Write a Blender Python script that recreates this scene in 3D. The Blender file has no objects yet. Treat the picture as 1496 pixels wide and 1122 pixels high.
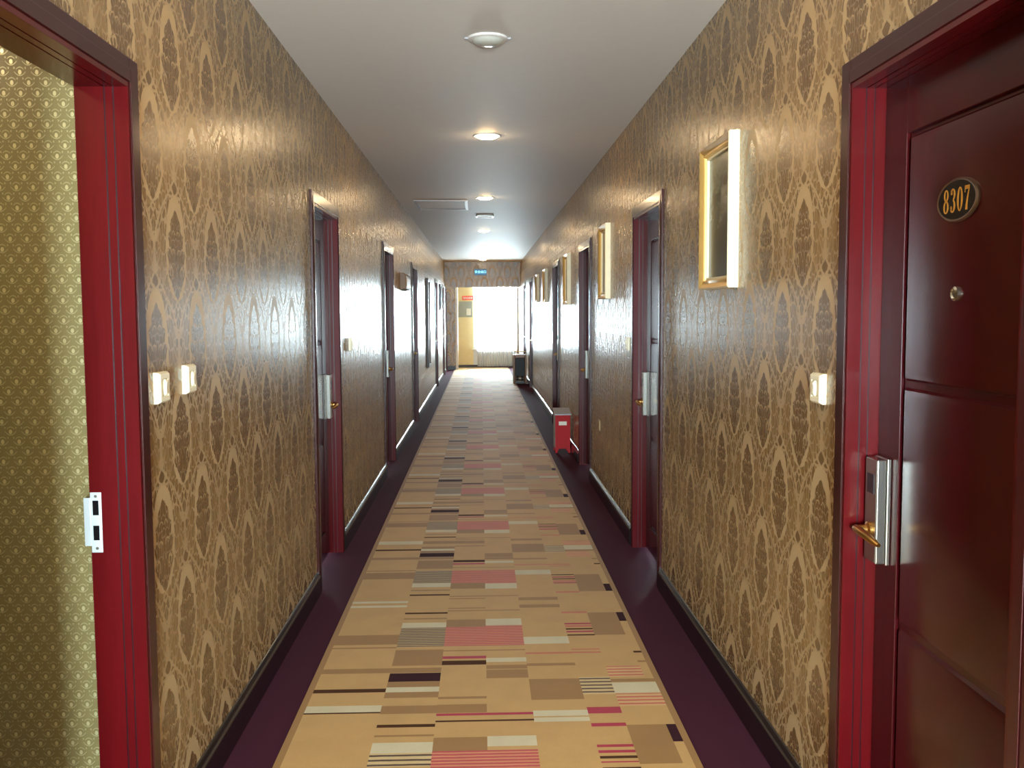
import bpy, bmesh, math, random
from mathutils import Vector, Matrix

# ------------------------------------------------------------------ scene, camera, world, exposure
sc = bpy.context.scene
C = sc.collection
random.seed(4)
PI = math.pi
sc.view_settings.view_transform = 'Standard'
sc.view_settings.look = 'None'
sc.view_settings.exposure = -0.1
sc.view_settings.gamma = 1.0
sc.view_settings.use_curve_mapping = False
sc.cycles.use_denoising = True
sc.cycles.sample_clamp_indirect = 6.0
sc.cycles.adaptive_threshold = 0.02
sc.cycles.max_bounces = 9
sc.cycles.diffuse_bounces = 5
sc.cycles.glossy_bounces = 4
sc.cycles.transparent_max_bounces = 16

cam_d = bpy.data.cameras.new('camera')
cam = bpy.data.objects.new('camera', cam_d)
C.objects.link(cam)
cam_d.sensor_fit = 'HORIZONTAL'
cam_d.sensor_width = 36.0
cam_d.lens = 36.0 * 1400.0 / 1496.0
cam_d.clip_start = 0.02
cam_d.clip_end = 200
yaw, pitch, roll = math.radians(1.813), math.radians(4.339), math.radians(0.3)
F = Vector((math.sin(yaw) * math.cos(pitch), math.cos(yaw) * math.cos(pitch), -math.sin(pitch)))
R0 = Vector((math.cos(yaw), -math.sin(yaw), 0))
U0 = R0.cross(F)
RR = R0 * math.cos(roll) - U0 * math.sin(roll)
UU = R0 * math.sin(roll) + U0 * math.cos(roll)
cam.matrix_world = Matrix(((RR.x, UU.x, -F.x, 0), (RR.y, UU.y, -F.y, 0), (RR.z, UU.z, -F.z, 1.5), (0, 0, 0, 1)))
sc.camera = cam

SKY = 420.0            # overcast daylight outside the end window
LAMP = 185.0          # radiance of a downlight lens
world = bpy.data.worlds.new('daylight')
sc.world = world
world.use_nodes = True
bg = world.node_tree.nodes['Background']
bg.inputs[0].default_value = (0.80, 0.93, 1.0, 1)
bg.inputs[1].default_value = SKY

# dimensions (metres): corridor runs along +y
XL, XR, H = -0.885, 0.960, 2.70
Y0, YEND = -3.0, 24.6          # back wall, end of corridor side walls
YH = 23.5                      # lintel near the corridor end
YW = 25.75                     # window wall
WT = 0.12

# daylight portal in the window opening
pl = bpy.data.lights.new('window_portal', 'AREA')
pl.shape = 'RECTANGLE'
pl.size, pl.size_y = 1.30, 1.82
pl.cycles.is_portal = True
po = bpy.data.objects.new('window_portal', pl)
C.objects.link(po)
po.location = (0.42, YW + 0.14, 1.40)
po.rotation_euler = (-PI / 2, 0, 0)    # shines towards -y
BW = (-0.45, 0.55, 0.75, 1.75)          # window in the wall behind the viewer
pb = bpy.data.lights.new('back_window_portal', 'AREA')
pb.shape = 'RECTANGLE'
pb.size, pb.size_y = BW[1] - BW[0] + .02, BW[3] - BW[2] + .02
pb.cycles.is_portal = True
pbo = bpy.data.objects.new('back_window_portal', pb)
C.objects.link(pbo)
pbo.location = ((BW[0] + BW[1]) / 2, Y0 - 0.14, (BW[2] + BW[3]) / 2)
pbo.rotation_euler = (PI / 2, 0, 0)     # shines towards +y

# ------------------------------------------------------------------ material helpers
def lin(r, g, b):
    f = lambda c: (c / 255) / 12.92 if c <= 10.3 else ((c / 255 + 0.055) / 1.055) ** 2.4
    return (f(r), f(g), f(b), 1)

class NT:
    def __init__(s, name):
        s.m = bpy.data.materials.new(name); s.m.use_nodes = True
        s.t = s.m.node_tree; s.N = s.t.nodes; s.L = s.t.links
        s.b = s.N['Principled BSDF']
    def node(s, typ, **kw):
        n = s.N.new(typ)
        for k, v in kw.items(): setattr(n, k, v)
        return n
    def set(s, sock, v):
        if isinstance(v, bpy.types.NodeSocket): s.L.new(v, sock)
        else: sock.default_value = v
    def math(s, op, a, b=None, c=None, clamp=False):
        n = s.N.new('ShaderNodeMath'); n.operation = op; n.use_clamp = clamp
        s.set(n.inputs[0], a)
        if b is not None: s.set(n.inputs[1], b)
        if c is not None: s.set(n.inputs[2], c)
        return n.outputs[0]
    def mix(s, fac, a, b):
        n = s.N.new('ShaderNodeMix'); n.data_type = 'RGBA'
        s.set(n.inputs[0], fac); s.set(n.inputs[6], a); s.set(n.inputs[7], b)
        return n.outputs[2]
    def mixf(s, fac, a, b):
        n = s.N.new('ShaderNodeMix'); n.data_type = 'FLOAT'
        s.set(n.inputs[0], fac); s.set(n.inputs[2], a); s.set(n.inputs[3], b)
        return n.outputs[0]
    def curve(s, val, pts):
        n = s.N.new('ShaderNodeFloatCurve')
        cv = n.mapping.curves[0]
        n.mapping.use_clip = False
        for i, p in enumerate(pts):
            if i < 2: cv.points[i].location = p
            else: cv.points.new(*p)
        n.mapping.extend = 'HORIZONTAL'
        n.mapping.update()
        s.set(n.inputs['Value'], val)
        return n.outputs[0]
    def noise(s, scale, vec=None, detail=3.0, rough=0.5):
        n = s.N.new('ShaderNodeTexNoise')
        n.inputs['Scale'].default_value = scale; n.inputs['Detail'].default_value = detail
        n.inputs['Roughness'].default_value = rough
        if vec is not None: s.L.new(vec, n.inputs['Vector'])
        return n.outputs['Fac']
    def pos(s):
        g = s.N.new('ShaderNodeNewGeometry')
        x = s.N.new('ShaderNodeSeparateXYZ'); s.L.new(g.outputs['Position'], x.inputs[0])
        return x.outputs[0], x.outputs[1], x.outputs[2], g.outputs['Position']
    def comb(s, x, y, z=0.0):
        n = s.N.new('ShaderNodeCombineXYZ')
        s.set(n.inputs[0], x); s.set(n.inputs[1], y); s.set(n.inputs[2], z)
        return n.outputs[0]
    def bump(s, h, strength=0.2, dist=0.001):
        n = s.N.new('ShaderNodeBump'); n.inputs['Strength'].default_value = strength
        n.inputs['Distance'].default_value = dist
        s.L.new(h, n.inputs['Height']); s.L.new(n.outputs[0], s.b.inputs['Normal'])
    def p(s, **kw):
        for k, v in kw.items(): s.set(s.b.inputs[k.replace('_', ' ')], v)
        return s

def plain(name, col, rough=0.5, metal=0.0, var=0.06, scale=14.0, spec=0.5, bump=0.0, bscale=200.0, coat=0.0):
    t = NT(name)
    _, _, _, P = t.pos()
    f = t.noise(scale, P)
    a = tuple(c * (1 - var) for c in col[:3]) + (1,)
    b = tuple(min(1, c * (1 + var)) for c in col[:3]) + (1,)
    t.p(Base_Color=t.mix(f, a, b), Roughness=rough, Metallic=metal)
    t.b.inputs['Specular IOR Level'].default_value = spec
    if coat:
        t.b.inputs['Coat Weight'].default_value = coat
        t.b.inputs['Coat Roughness'].default_value = 0.08
    if bump: t.bump(t.noise(bscale, P), bump, 0.001)
    return t.m

def emit(name, col, strength):
    t = NT(name)
    t.p(Base_Color=col, Emission_Color=col, Emission_Strength=strength, Roughness=0.4)
    return t.m

M = {}

WCOL = (lin(184, 157, 116), lin(140, 110, 68), lin(111, 83, 49))
def damask(name, axis, u0, v0):
    """ogee damask: half-drop cells 0.375 x 0.54 m, palmette inside a pale arch"""
    t = NT(name)
    x, y, z, P = t.pos()
    u = {'y': y, 'x': x}[axis]
    p, q = 0.375, 0.54
    wob = t.math('MULTIPLY', t.math('SUBTRACT', t.noise(75, P, 1), 0.5), 0.010)   # hand-drawn wobble
    u = t.math('ADD', u, wob)
    zz = t.math('ADD', z, t.math('MULTIPLY', wob, 0.8))
    inv = lambda s: t.math('SUBTRACT', 1.0, s)
    AND = lambda *s: s[0] if len(s) == 1 else t.math('MULTIPLY', s[0], AND(*s[1:]))
    OR = lambda *s: s[0] if len(s) == 1 else t.math('MAXIMUM', s[0], OR(*s[1:]))
    lt = lambda s, v: t.math('LESS_THAN', s, v)
    gt = lambda s, v: t.math('GREATER_THAN', s, v)
    def cell(du, dv):
        a = t.math('DIVIDE', t.math('SUBTRACT', u, u0 + du), p)
        a = t.math('SUBTRACT', t.math('FRACT', t.math('ADD', a, 100.5)), 0.5)
        a = t.math('MULTIPLY', t.math('ABSOLUTE', a), 2.0)
        b = t.math('FRACT', t.math('ADD', t.math('DIVIDE', t.math('SUBTRACT', zz, v0 + 0.09 + dv), q), 100.0))
        return a, b
    aA, tA = cell(0, 0)
    aB, tB = cell(p / 2, q / 2)
    ogee = [(0, 0), (0.05, 0.0), (0.12, 0.07), (0.2, 0.22), (0.27, 0.42), (0.33, 0.64), (0.39, 0.86), (0.45, 1.0), (0.5, 1.0),
            (0.55, 1.0), (0.62, 0.93), (0.7, 0.78), (0.77, 0.58), (0.83, 0.36), (0.89, 0.14), (0.95, 0), (1.0, 0)]
    wA = t.curve(tA, ogee)
    inA = t.math('LESS_THAN', aA, wA)
    a = t.mixf(inA, aB, aA)
    tt = t.mixf(inA, tB, tA)
    W = t.mixf(inA, inv(wA), wA)
    X = t.math('MULTIPLY', a, p / 2); Y = t.math('MULTIPLY', tt, q)
    # pale pointed arch and the palmette inside it
    wl = t.curve(tt, [(0, 0), (0.26, 0.0), (0.29, 0.18), (0.34, 0.34), (0.40, 0.43), (0.47, 0.485), (0.55, 0.49), (0.65, 0.445),
                      (0.72, 0.385), (0.77, 0.32), (0.80, 0.26), (0.82, 0.17), (0.835, 0.04), (0.84, 0), (1, 0)])
    lob = t.math('SINE', t.math('MULTIPLY', t.math('SUBTRACT', tt, t.math('MULTIPLY', a, 0.22)), 60.0))
    wp0 = t.curve(tt, [(0, 0), (0.27, 0.0), (0.30, 0.10), (0.35, 0.24), (0.41, 0.36), (0.47, 0.405), (0.53, 0.405), (0.60, 0.355),
                       (0.66, 0.28), (0.72, 0.17), (0.755, 0.07), (0.772, 0), (1, 0)])
    wp = t.math('MULTIPLY', wp0, t.math('ADD', 0.96, t.math('MULTIPLY', lob, 0.10)))
    pal = lt(a, wp)
    arch = AND(lt(a, wl), inv(pal))
    rin = t.curve(tt, [(0, 0), (0.25, 0.10), (0.30, 0.27), (0.36, 0.42), (0.42, 0.50), (0.5, 0.535), (0.6, 0.525), (0.67, 0.52), (0.72, 0.56), (1, .56)])
    rou = t.curve(tt, [(0, 0), (0.25, 0.24), (0.30, 0.45), (0.36, 0.68), (0.42, 0.85), (0.5, 0.93), (0.56, 0.89), (0.63, 0.75), (0.69, 0.57), (0.72, 0.5), (1, .5)])
    rib = AND(gt(a, rin), lt(a, rou), gt(tt, 0.25))
    line = gt(a, t.math('SUBTRACT', W, 0.040))
    # curled slits on the scrolls of the palmette
    def crescent(cx, cy, r, th, ymin, xs=1.0):
        dx = t.math('MULTIPLY', t.math('SUBTRACT', X, cx), xs); dy = t.math('SUBTRACT', Y, cy)
        d = t.math('SQRT', t.math('ADD', t.math('MULTIPLY', dx, dx), t.math('MULTIPLY', dy, dy)))
        return AND(lt(t.math('ABSOLUTE', t.math('SUBTRACT', d, r)), th), gt(dy, ymin))
    cres = OR(crescent(.048, .232, .016, .0040, -.010, 1.3), crescent(.026, .285, .014, .0022, .0, .9),
              crescent(.058, .290, .012, .0024, .0), crescent(.020, .340, .011, .0020, .0, .9))
    cres = AND(cres, pal)
    # mirrored leaf clusters around and below the arch
    vor = t.node('ShaderNodeTexVoronoi'); vor.feature = 'DISTANCE_TO_EDGE'
    t.L.new(t.comb(X, t.math('MULTIPLY', t.math('ADD', Y, t.math('MULTIPLY', X, 0.45)), 0.60)), vor.inputs['Vector'])
    vor.inputs['Scale'].default_value = 43.0
    gap = lt(vor.outputs['Distance'], 0.095)
    bare = AND(inv(arch), inv(pal), inv(rib))
    budw = t.curve(tt, [(0, 0), (0.84, 0.0), (0.855, 0.07), (0.885, 0.12), (0.91, 0.09), (0.94, 0.02), (0.945, 0), (1, 0)])
    bud = lt(a, budw)
    crown = AND(gt(tt, 0.833), inv(bud), lt(a, t.math('ADD', budw, 0.10)))
    fine = t.math('MULTIPLY', AND(lt(vor.outputs['Distance'], 0.055), OR(pal, rib)), 0.22)
    light = OR(arch, t.math('MULTIPLY', line, 0.75), t.math('MULTIPLY', cres, 0.9), t.math('MULTIPLY', AND(gap, bare, inv(bud)), 0.56),
               t.math('MULTIPLY', crown, 0.8), fine)
    deep = OR(pal, t.math('MULTIPLY', AND(bare, inv(gap)), 0.75), bud)
    # colours: pale satin ground, bronze band, darker palmette
    weave = t.noise(420, P, 1, 0.6)
    g_light, g_mid, g_dark = WCOL
    col = t.mix(deep, g_mid, g_dark)
    col = t.mix(light, col, g_light)
    col = t.mix(t.math('MULTIPLY', t.math('SUBTRACT', weave, 0.4), 0.5, clamp=True), col, lin(92, 72, 42))
    rough = t.mixf(light, 0.27, 0.44)
    t.p(Base_Color=col, Roughness=rough, Metallic=0.0)
    t.set(t.b.inputs['Specular IOR Level'], t.mixf(light, 0.75, 0.4))
    t.bump(t.math('ADD', t.math('MULTIPLY', light, 0.5), weave), 0.12, 0.0005)
    return t.m

def small_motif(name):
    """silvery little flower sprigs on an olive ground, half-drop"""
    t = NT(name)
    x, y, z, P = t.pos()
    p, q = 0.042, 0.052
    def sprig(du, dv):
        a = t.math('SUBTRACT', t.math('FRACT', t.math('ADD', t.math('DIVIDE', t.math('ADD', x, du), p), 100.0)), 0.5)
        b = t.math('SUBTRACT', t.math('FRACT', t.math('ADD', t.math('DIVIDE', t.math('ADD', z, dv), q), 100.0)), 0.5)
        aa = t.math('ABSOLUTE', a)
        r2 = t.math('ADD', t.math('MULTIPLY', t.math('MULTIPLY', a, a), 70.0), t.math('MULTIPLY', t.math('MULTIPLY', b, b), 55.0))
        dot = t.math('LESS_THAN', r2, 0.75)
        # curved leaves either side
        c = t.math('SUBTRACT', b, t.math('SUBTRACT', t.math('MULTIPLY', t.math('MULTIPLY', aa, aa), 1.6), 0.16))
        leaf = t.math('MULTIPLY', t.math('LESS_THAN', t.math('ABSOLUTE', c), 0.028), t.math('LESS_THAN', aa, 0.34))
        c2 = t.math('SUBTRACT', b, t.math('SUBTRACT', 0.24, t.math('MULTIPLY', t.math('MULTIPLY', aa, aa), 2.2)))
        leaf2 = t.math('MULTIPLY', t.math('LESS_THAN', t.math('ABSOLUTE', c2), 0.025), t.math('LESS_THAN', aa, 0.22))
        d3 = t.math('ADD', t.math('MULTIPLY', t.math('POWER', t.math('ABSOLUTE', t.math('SUBTRACT', aa, 0.17)), 2.0), 300.0),
                    t.math('MULTIPLY', t.math('POWER', t.math('ABSOLUTE', t.math('ADD', b, 0.30)), 2.0), 220.0))
        dots = t.math('LESS_THAN', d3, 0.6)
        return t.math('MAXIMUM', dot, t.math('MULTIPLY', t.math('MAXIMUM', leaf, t.math('MAXIMUM', leaf2, dots)), 0.55))
    m = t.math('MAXIMUM', sprig(0, 0), sprig(p / 2, q / 2))
    n = t.noise(300, P)
    col = t.mix(m, t.mix(n, lin(112, 100, 58), lin(146, 132, 84)), lin(214, 204, 160))
    t.p(Base_Color=col, Roughness=t.mixf(m, 0.45, 0.28), Metallic=t.math('MULTIPLY', m, 0.5))
    t.bump(t.math('ADD', m, t.math('MULTIPLY', n, 0.3)), 0.5, 0.001)
    return t.m

def wood(name, c1, c2, rough=0.22, spec=0.5, coat=0.35):
    t = NT(name)
    x, y, z, P = t.pos()
    v = t.comb(t.math('MULTIPLY', x, 9.0), t.math('MULTIPLY', y, 9.0), t.math('MULTIPLY', z, 0.7))
    g = t.noise(6.0, v, 5, 0.6)
    t.p(Base_Color=t.mix(g, c1, c2), Roughness=rough)
    t.b.inputs['Specular IOR Level'].default_value = spec
    t.b.inputs['Coat Weight'].default_value = coat
    t.b.inputs['Coat Roughness'].default_value = 0.12
    return t.m

def carpet(name, c, c2=None, stripes=0.0, duty=0.5):
    t = NT(name)
    x, y, z, P = t.pos()
    n = t.noise(380, P, 2, 0.7)
    n2 = t.noise(7, P, 3)
    col = c
    if c2 is not None:
        s = t.math('FRACT', t.math('DIVIDE', t.math('ADD', y, t.math('MULTIPLY', t.math('SUBTRACT', t.noise(25, P), 0.5), 0.004)), stripes))
        col = t.mix(t.math('LESS_THAN', s, duty), c, c2)
    dk = t.mix(1.0, (0, 0, 0, 1), (0, 0, 0, 1))
    col = t.mix(t.math('MULTIPLY', t.math('SUBTRACT', n, 0.35), 0.45, clamp=True), col, (0.02, 0.015, 0.01, 1))
    col = t.mix(t.math('MULTIPLY', t.math('SUBTRACT', n2, 0.4), 0.35, clamp=True), col, lin(120, 88, 50) if c[0] > 0.2 else c)
    t.p(Base_Color=col, Roughness=0.75)
    t.b.inputs['Specular IOR Level'].default_value = 0.35 if c[0] > 0.1 else 0.02
    t.b.inputs['Sheen Weight'].default_value = 0.12 if c[0] > 0.1 else 0.0
    t.b.inputs['Sheen Roughness'].default_value = 0.35
    t.bump(n, 0.6, 0.002)
    return t.m

M['wallL'] = damask('damask_wallpaper_left', 'y', 2.650, 1.024)
M['wallR'] = damask('damask_wallpaper_right', 'y', 2.663, 1.055)
M['wallX'] = damask('damask_wallpaper_end', 'x', -0.290, 2.33)
M['sprig'] = small_motif('sprig_wallpaper')
M['mahog'] = wood('mahogany_gloss', lin(66, 6, 9), lin(90, 9, 14), 0.22, 0.35, 0.12)
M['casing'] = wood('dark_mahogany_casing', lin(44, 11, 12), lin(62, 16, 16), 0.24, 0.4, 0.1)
M['leaf'] = wood('mahogany_leaf', lin(50, 6, 10), lin(68, 9, 14), 0.2, 0.4, 0.0)
M['groove'] = plain('groove_lacquer', lin(40, 6, 12), 0.3)
M['ceil'] = plain('ceiling_paint', lin(226, 220, 214), 0.58, spec=0.2, var=0.03, bump=0.06, bscale=60)
M['base'] = plain('baseboard_lacquer', lin(26, 18, 20), 0.18, spec=0.6, var=0.2)
M['dark_carpet'] = carpet('dark_plum_carpet', lin(72, 37, 52))
M['cream'] = plain('yellow_cream_paint', lin(240, 220, 166), 0.6)
M['white'] = plain('white_trim', lin(236, 234, 228), 0.35)
M['plastic'] = plain('cream_plastic', lin(244, 236, 208), 0.3, var=0.02)
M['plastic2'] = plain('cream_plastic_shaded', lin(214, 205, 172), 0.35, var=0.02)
M['chrome'] = plain('brushed_chrome', lin(190, 190, 184), 0.24, 1.0)
M['steel'] = plain('satin_steel', lin(160, 150, 136), 0.36, 1.0)
M['zinc'] = plain('zinc_plate', lin(214, 226, 232), 0.35, 0.4)
M['brass'] = plain('aged_brass', lin(196, 152, 88), 0.3, 1.0)
M['gold'] = plain('gilt_frame', lin(214, 172, 98), 0.35, 0.35, var=0.15)
M['gold_wood'] = plain('gold_brown_wood', lin(132, 88, 48), 0.3)
M['liner_lit_side'] = plain('pale_liner_and_lit_sides', lin(244, 230, 192), 0.4, 0.0, var=0.08)  # pale gilt of the liner; also light painted onto the frame sides
M['bronze'] = plain('bronze_rim', lin(96, 72, 52), 0.35, 0.5)
M['digit'] = plain('gold_digits', lin(226, 160, 62), 0.3, 0.55)
M['black'] = plain('black_enamel', lin(14, 14, 17), 0.2)
M['sensor'] = plain('dark_sensor', lin(22, 18, 24), 0.3)
M['red'] = plain('red_painted_metal', lin(176, 14, 24), 0.6, spec=0.3)
M['grey'] = plain('grey_painted_metal', lin(168, 166, 172), 0.45)
M['brown'] = plain('brown_casing', lin(126, 98, 74), 0.5)
M['brown2'] = plain('dark_brown_wood', lin(52, 34, 26), 0.4)
M['tan'] = plain('tan_panel', lin(180, 150, 104), 0.4, var=0.2, scale=8)
M['navy'] = plain('navy_panel', lin(15, 18, 30), 0.5)
M['lens'] = emit('lamp_lens_lit', (1.0, 0.72, 0.40, 1), LAMP)
M['lens_room'] = emit('room_lens_lit', (1.0, 0.86, 0.62, 1), LAMP * 1.1)
M['lens_off'] = plain('lamp_lens_unlit', lin(196, 196, 186), 0.12, spec=0.8, var=0.02)
M['sign_blue'] = emit('sign_blue_lit', (0.004, 0.13, 0.30, 1), 0.7)
M['sign_txt'] = emit('sign_letters_lit', (0.35, 0.9, 1.0, 1), 2.2)
M['sign_red'] = plain('red_sign_face', lin(226, 70, 62), 0.45)
M['paper'] = plain('white_paper', lin(236, 232, 218), 0.7)
M['notice'] = plain('grey_notice_face', lin(150, 152, 138), 0.5, var=0.15, scale=6)
# runner colours
M['K'] = carpet('runner_tan', lin(202, 161, 98))
M['O'] = carpet('runner_ochre', lin(160, 118, 62))
M['P'] = carpet('runner_plum', lin(62, 36, 44))
M['W'] = carpet('runner_offwhite', lin(216, 206, 172))
M['R'] = carpet('runner_crimson', lin(176, 30, 66))
M['Q'] = carpet('runner_rose', lin(204, 112, 84))
M['D'] = carpet('runner_brown_line', lin(84, 56, 40))
M['S'] = carpet('runner_rose_stripes', lin(214, 140, 104), lin(192, 72, 78), 0.0225, 0.5)
M['G'] = carpet('runner_grey_stripes', lin(196, 166, 116), lin(98, 80, 62), 0.0225, 0.55)
M['T'] = carpet('runner_dark_stripes', lin(214, 188, 136), lin(84, 58, 42), 0.034, 0.38)
M['U'] = carpet('runner_pink_stripes', lin(218, 176, 120), lin(204, 104, 84), 0.032, 0.42)

def sheer():
    t = NT('sheer_curtain')
    out = t.N['Material Output']
    tr = t.N.new('ShaderNodeBsdfTransparent'); tl = t.N.new('ShaderNodeBsdfTranslucent'); df = t.N.new('ShaderNodeBsdfDiffuse')
    tl.inputs[0].default_value = (0.92, 0.96, 1, 1); df.inputs[0].default_value = (0.9, 0.93, 0.95, 1)
    x, y, z, P = t.pos()
    th = t.noise(900, P)
    m1 = t.N.new('ShaderNodeMixShader'); m1.inputs[0].default_value = 0.45
    t.L.new(tl.outputs[0], m1.inputs[1]); t.L.new(df.outputs[0], m1.inputs[2])
    m2 = t.N.new('ShaderNodeMixShader')
    t.L.new(t.mixf(th, 0.72, 0.88), m2.inputs[0])
    t.L.new(tr.outputs[0], m2.inputs[1]); t.L.new(m1.outputs[0], m2.inputs[2])
    t.L.new(m2.outputs[0], out.inputs[0])
    return t.m
M['sheer'] = sheer()

def glass():
    t = NT('window_glass')
    out = t.N['Material Output']
    tr = t.N.new('ShaderNodeBsdfTransparent'); gl = t.N.new('ShaderNodeBsdfGlossy'); gl.inputs['Roughness'].default_value = 0.02
    tr.inputs[0].default_value = (0.94, 0.97, 0.97, 1)
    fr = t.N.new('ShaderNodeFresnel'); fr.inputs[0].default_value = 1.45
    m = t.N.new('ShaderNodeMixShader'); t.L.new(fr.outputs[0], m.inputs[0])
    t.L.new(tr.outputs[0], m.inputs[1]); t.L.new(gl.outputs[0], m.inputs[2]); t.L.new(m.outputs[0], out.inputs[0])
    return t.m
M['glass'] = glass()

def landscape(name, seed, sky, mid, dark):
    t = NT(name)
    x, y, z, P = t.pos()
    v = t.comb(t.math('MULTIPLY', y, 1.0), t.math('MULTIPLY', z, 1.4), seed)
    n = t.noise(9.0, v, 6, 0.62); n2 = t.noise(26.0, v, 4, 0.6)
    hgt = t.math('DIVIDE', t.math('SUBTRACT', z, 1.62), 0.5)
    f = t.math('ADD', hgt, t.math('MULTIPLY', t.math('SUBTRACT', n, 0.5), 1.6))
    col = t.mix(t.math('MULTIPLY', t.math('SUBTRACT', f, 0.45), 3.0, clamp=True), dark, sky)
    col = t.mix(t.math('MULTIPLY', t.math('SUBTRACT', n2, 0.5), 3.0, clamp=True), col, mid)
    t.p(Base_Color=col, Roughness=0.25)
    return t.m

# ------------------------------------------------------------------ mesh helpers
class MB:
    def __init__(s): s.v, s.f, s.mi = [], [], []
    def box(s, x0, x1, y0, y1, z0, z1, mi=0):
        n = len(s.v)
        s.v += [(x0, y0, z0), (x1, y0, z0), (x1, y1, z0), (x0, y1, z0), (x0, y0, z1), (x1, y0, z1), (x1, y1, z1), (x0, y1, z1)]
        for q in ((0, 3, 2, 1), (4, 5, 6, 7), (0, 1, 5, 4), (1, 2, 6, 5), (2, 3, 7, 6), (3, 0, 4, 7)):
            s.f.append(tuple(n + i for i in q)); s.mi.append(mi)
        return s
    def prism(s, poly, axis, a, b, mi=0):
        """extrude a 2-D polygon along axis 'x','y' or 'z' from a to b"""
        n, k = len(s.v), len(poly)
        def pt(p, w):
            return {'x': (w, p[0], p[1]), 'y': (p[0], w, p[1]), 'z': (p[0], p[1], w)}[axis]
        s.v += [pt(p, a) for p in poly] + [pt(p, b) for p in poly]
        s.f.append(tuple(n + i for i in range(k))); s.mi.append(mi)
        s.f.append(tuple(n + k + i for i in reversed(range(k)))); s.mi.append(mi)
        for i in range(k):
            j = (i + 1) % k
            s.f.append((n + i, n + k + i, n + k + j, n + j)); s.mi.append(mi)
        return s
    def lathe(s, prof, seg=32, origin=(0, 0, 0), axis='z', mi=0):
        n = len(s.v); k = len(prof)
        for i in range(seg):
            a = 2 * PI * i / seg
            for r, h in prof:
                c, d = r * math.cos(a), r * math.sin(a)
                p = {'z': (c, d, h), 'y': (c, h, d), 'x': (h, c, d)}[axis]
                s.v.append(tuple(p[q] + origin[q] for q in range(3)))
        for i in range(seg):
            j = (i + 1) % seg
            for m in range(k - 1):
                s.f.append((n + i * k + m, n + j * k + m, n + j * k + m + 1, n + i * k + m + 1)); s.mi.append(mi)
        return s
    def tube(s, pts, rad, seg=10, mi=0, flat=1.0):
        n = len(s.v); k = len(pts)
        P = [Vector(p) for p in pts]
        rads = rad if isinstance(rad, (list, tuple)) else [rad] * k
        for i in range(k):
            d = (P[min(i + 1, k - 1)] - P[max(i - 1, 0)]).normalized()
            up = Vector((0, 0, 1)) if abs(d.z) < 0.9 else Vector((0, 1, 0))
            a = d.cross(up).normalized(); b = a.cross(d)
            for m in range(seg):
                th = 2 * PI * m / seg
                s.v.append(tuple(P[i] + a * math.cos(th) * rads[i] + b * math.sin(th) * rads[i] * flat))
        for i in range(k - 1):
            for m in range(seg):
                o = (m + 1) % seg
                s.f.append((n + i * seg + m, n + i * seg + o, n + (i + 1) * seg + o, n + (i + 1) * seg + m)); s.mi.append(mi)
        s.f.append(tuple(n + m for m in reversed(range(seg)))); s.mi.append(mi)
        s.f.append(tuple(n + (k - 1) * seg + m for m in range(seg))); s.mi.append(mi)
        return s
    def mesh(s, name, mats, smooth=False):
        me = bpy.data.meshes.new(name)
        me.from_pydata(s.v, [], s.f)
        for m in (mats if isinstance(mats, (list, tuple)) else [mats]): me.materials.append(m)
        for p, i in zip(me.polygons, s.mi): p.material_index = i
        bm = bmesh.new(); bm.from_mesh(me)
        bmesh.ops.recalc_face_normals(bm, faces=bm.faces)
        bm.to_mesh(me); bm.free()
        if smooth:
            me.polygons.foreach_set('use_smooth', [True] * len(me.polygons))
            me.set_sharp_from_angle(angle=math.radians(35))
        me.update()
        return me
    def build(s, name, mats, parent=None, bevel=0.0, smooth=False, seg=2):
        return link(name, s.mesh(name, mats, smooth), parent, bevel, seg)

def link(name, me, parent=None, bevel=0.0, seg=2):
    o = bpy.data.objects.new(name, me)
    C.objects.link(o)
    if parent is not None: o.parent = parent
    if bevel:
        b = o.modifiers.new('bevel', 'BEVEL'); b.width = bevel; b.segments = seg; b.limit_method = 'ANGLE'
        b.angle_limit = math.radians(40)
    return o

def tag(o, label=None, cat=None, group=None, kind=None):
    if label: o['label'] = label
    if cat: o['category'] = cat
    if group: o['group'] = group
    if kind: o['kind'] = kind
    return o

def thing(name, label, cat, loc=(0, 0, 0), rz=0.0, group=None, kind=None):
    o = bpy.data.objects.new(name, None); C.objects.link(o)
    o.location = loc; o.rotation_euler = (0, 0, rz); o.empty_display_size = 0.1
    return tag(o, label, cat, group, kind)

def copy_tree(o, parent=None):
    c = o.copy(); C.objects.link(c); c.parent = parent
    for ch in [x for x in bpy.data.objects if x.parent == o]: copy_tree(ch, c)
    return c

# ------------------------------------------------------------------ structure
OW = 0.88
OH = 2.075
CAS = 0.06
right_doors = [(1.65, 2.47), (5.10, 5.98), (8.40, 9.28), (11.85, 12.73), (17.95, 18.83), (20.60, 21.48)]
left_open = [(1.63, 2.47), (5.11, 5.95), (8.76, 9.64), (12.33, 13.21), (18.42, 19.30), (21.90, 22.78), (23.62, 24.40)]

def side_wall(name, xa, xb, opens, mat, y1, label):
    mb = MB(); y = Y0
    for a, b in opens:
        mb.box(xa, xb, y, a, 0, H); mb.box(xa, xb, a, b, OH, H); y = b
    mb.box(xa, xb, y, y1, 0, H)
    return tag(mb.build(name, mat), label, 'wall', kind='structure')

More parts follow.
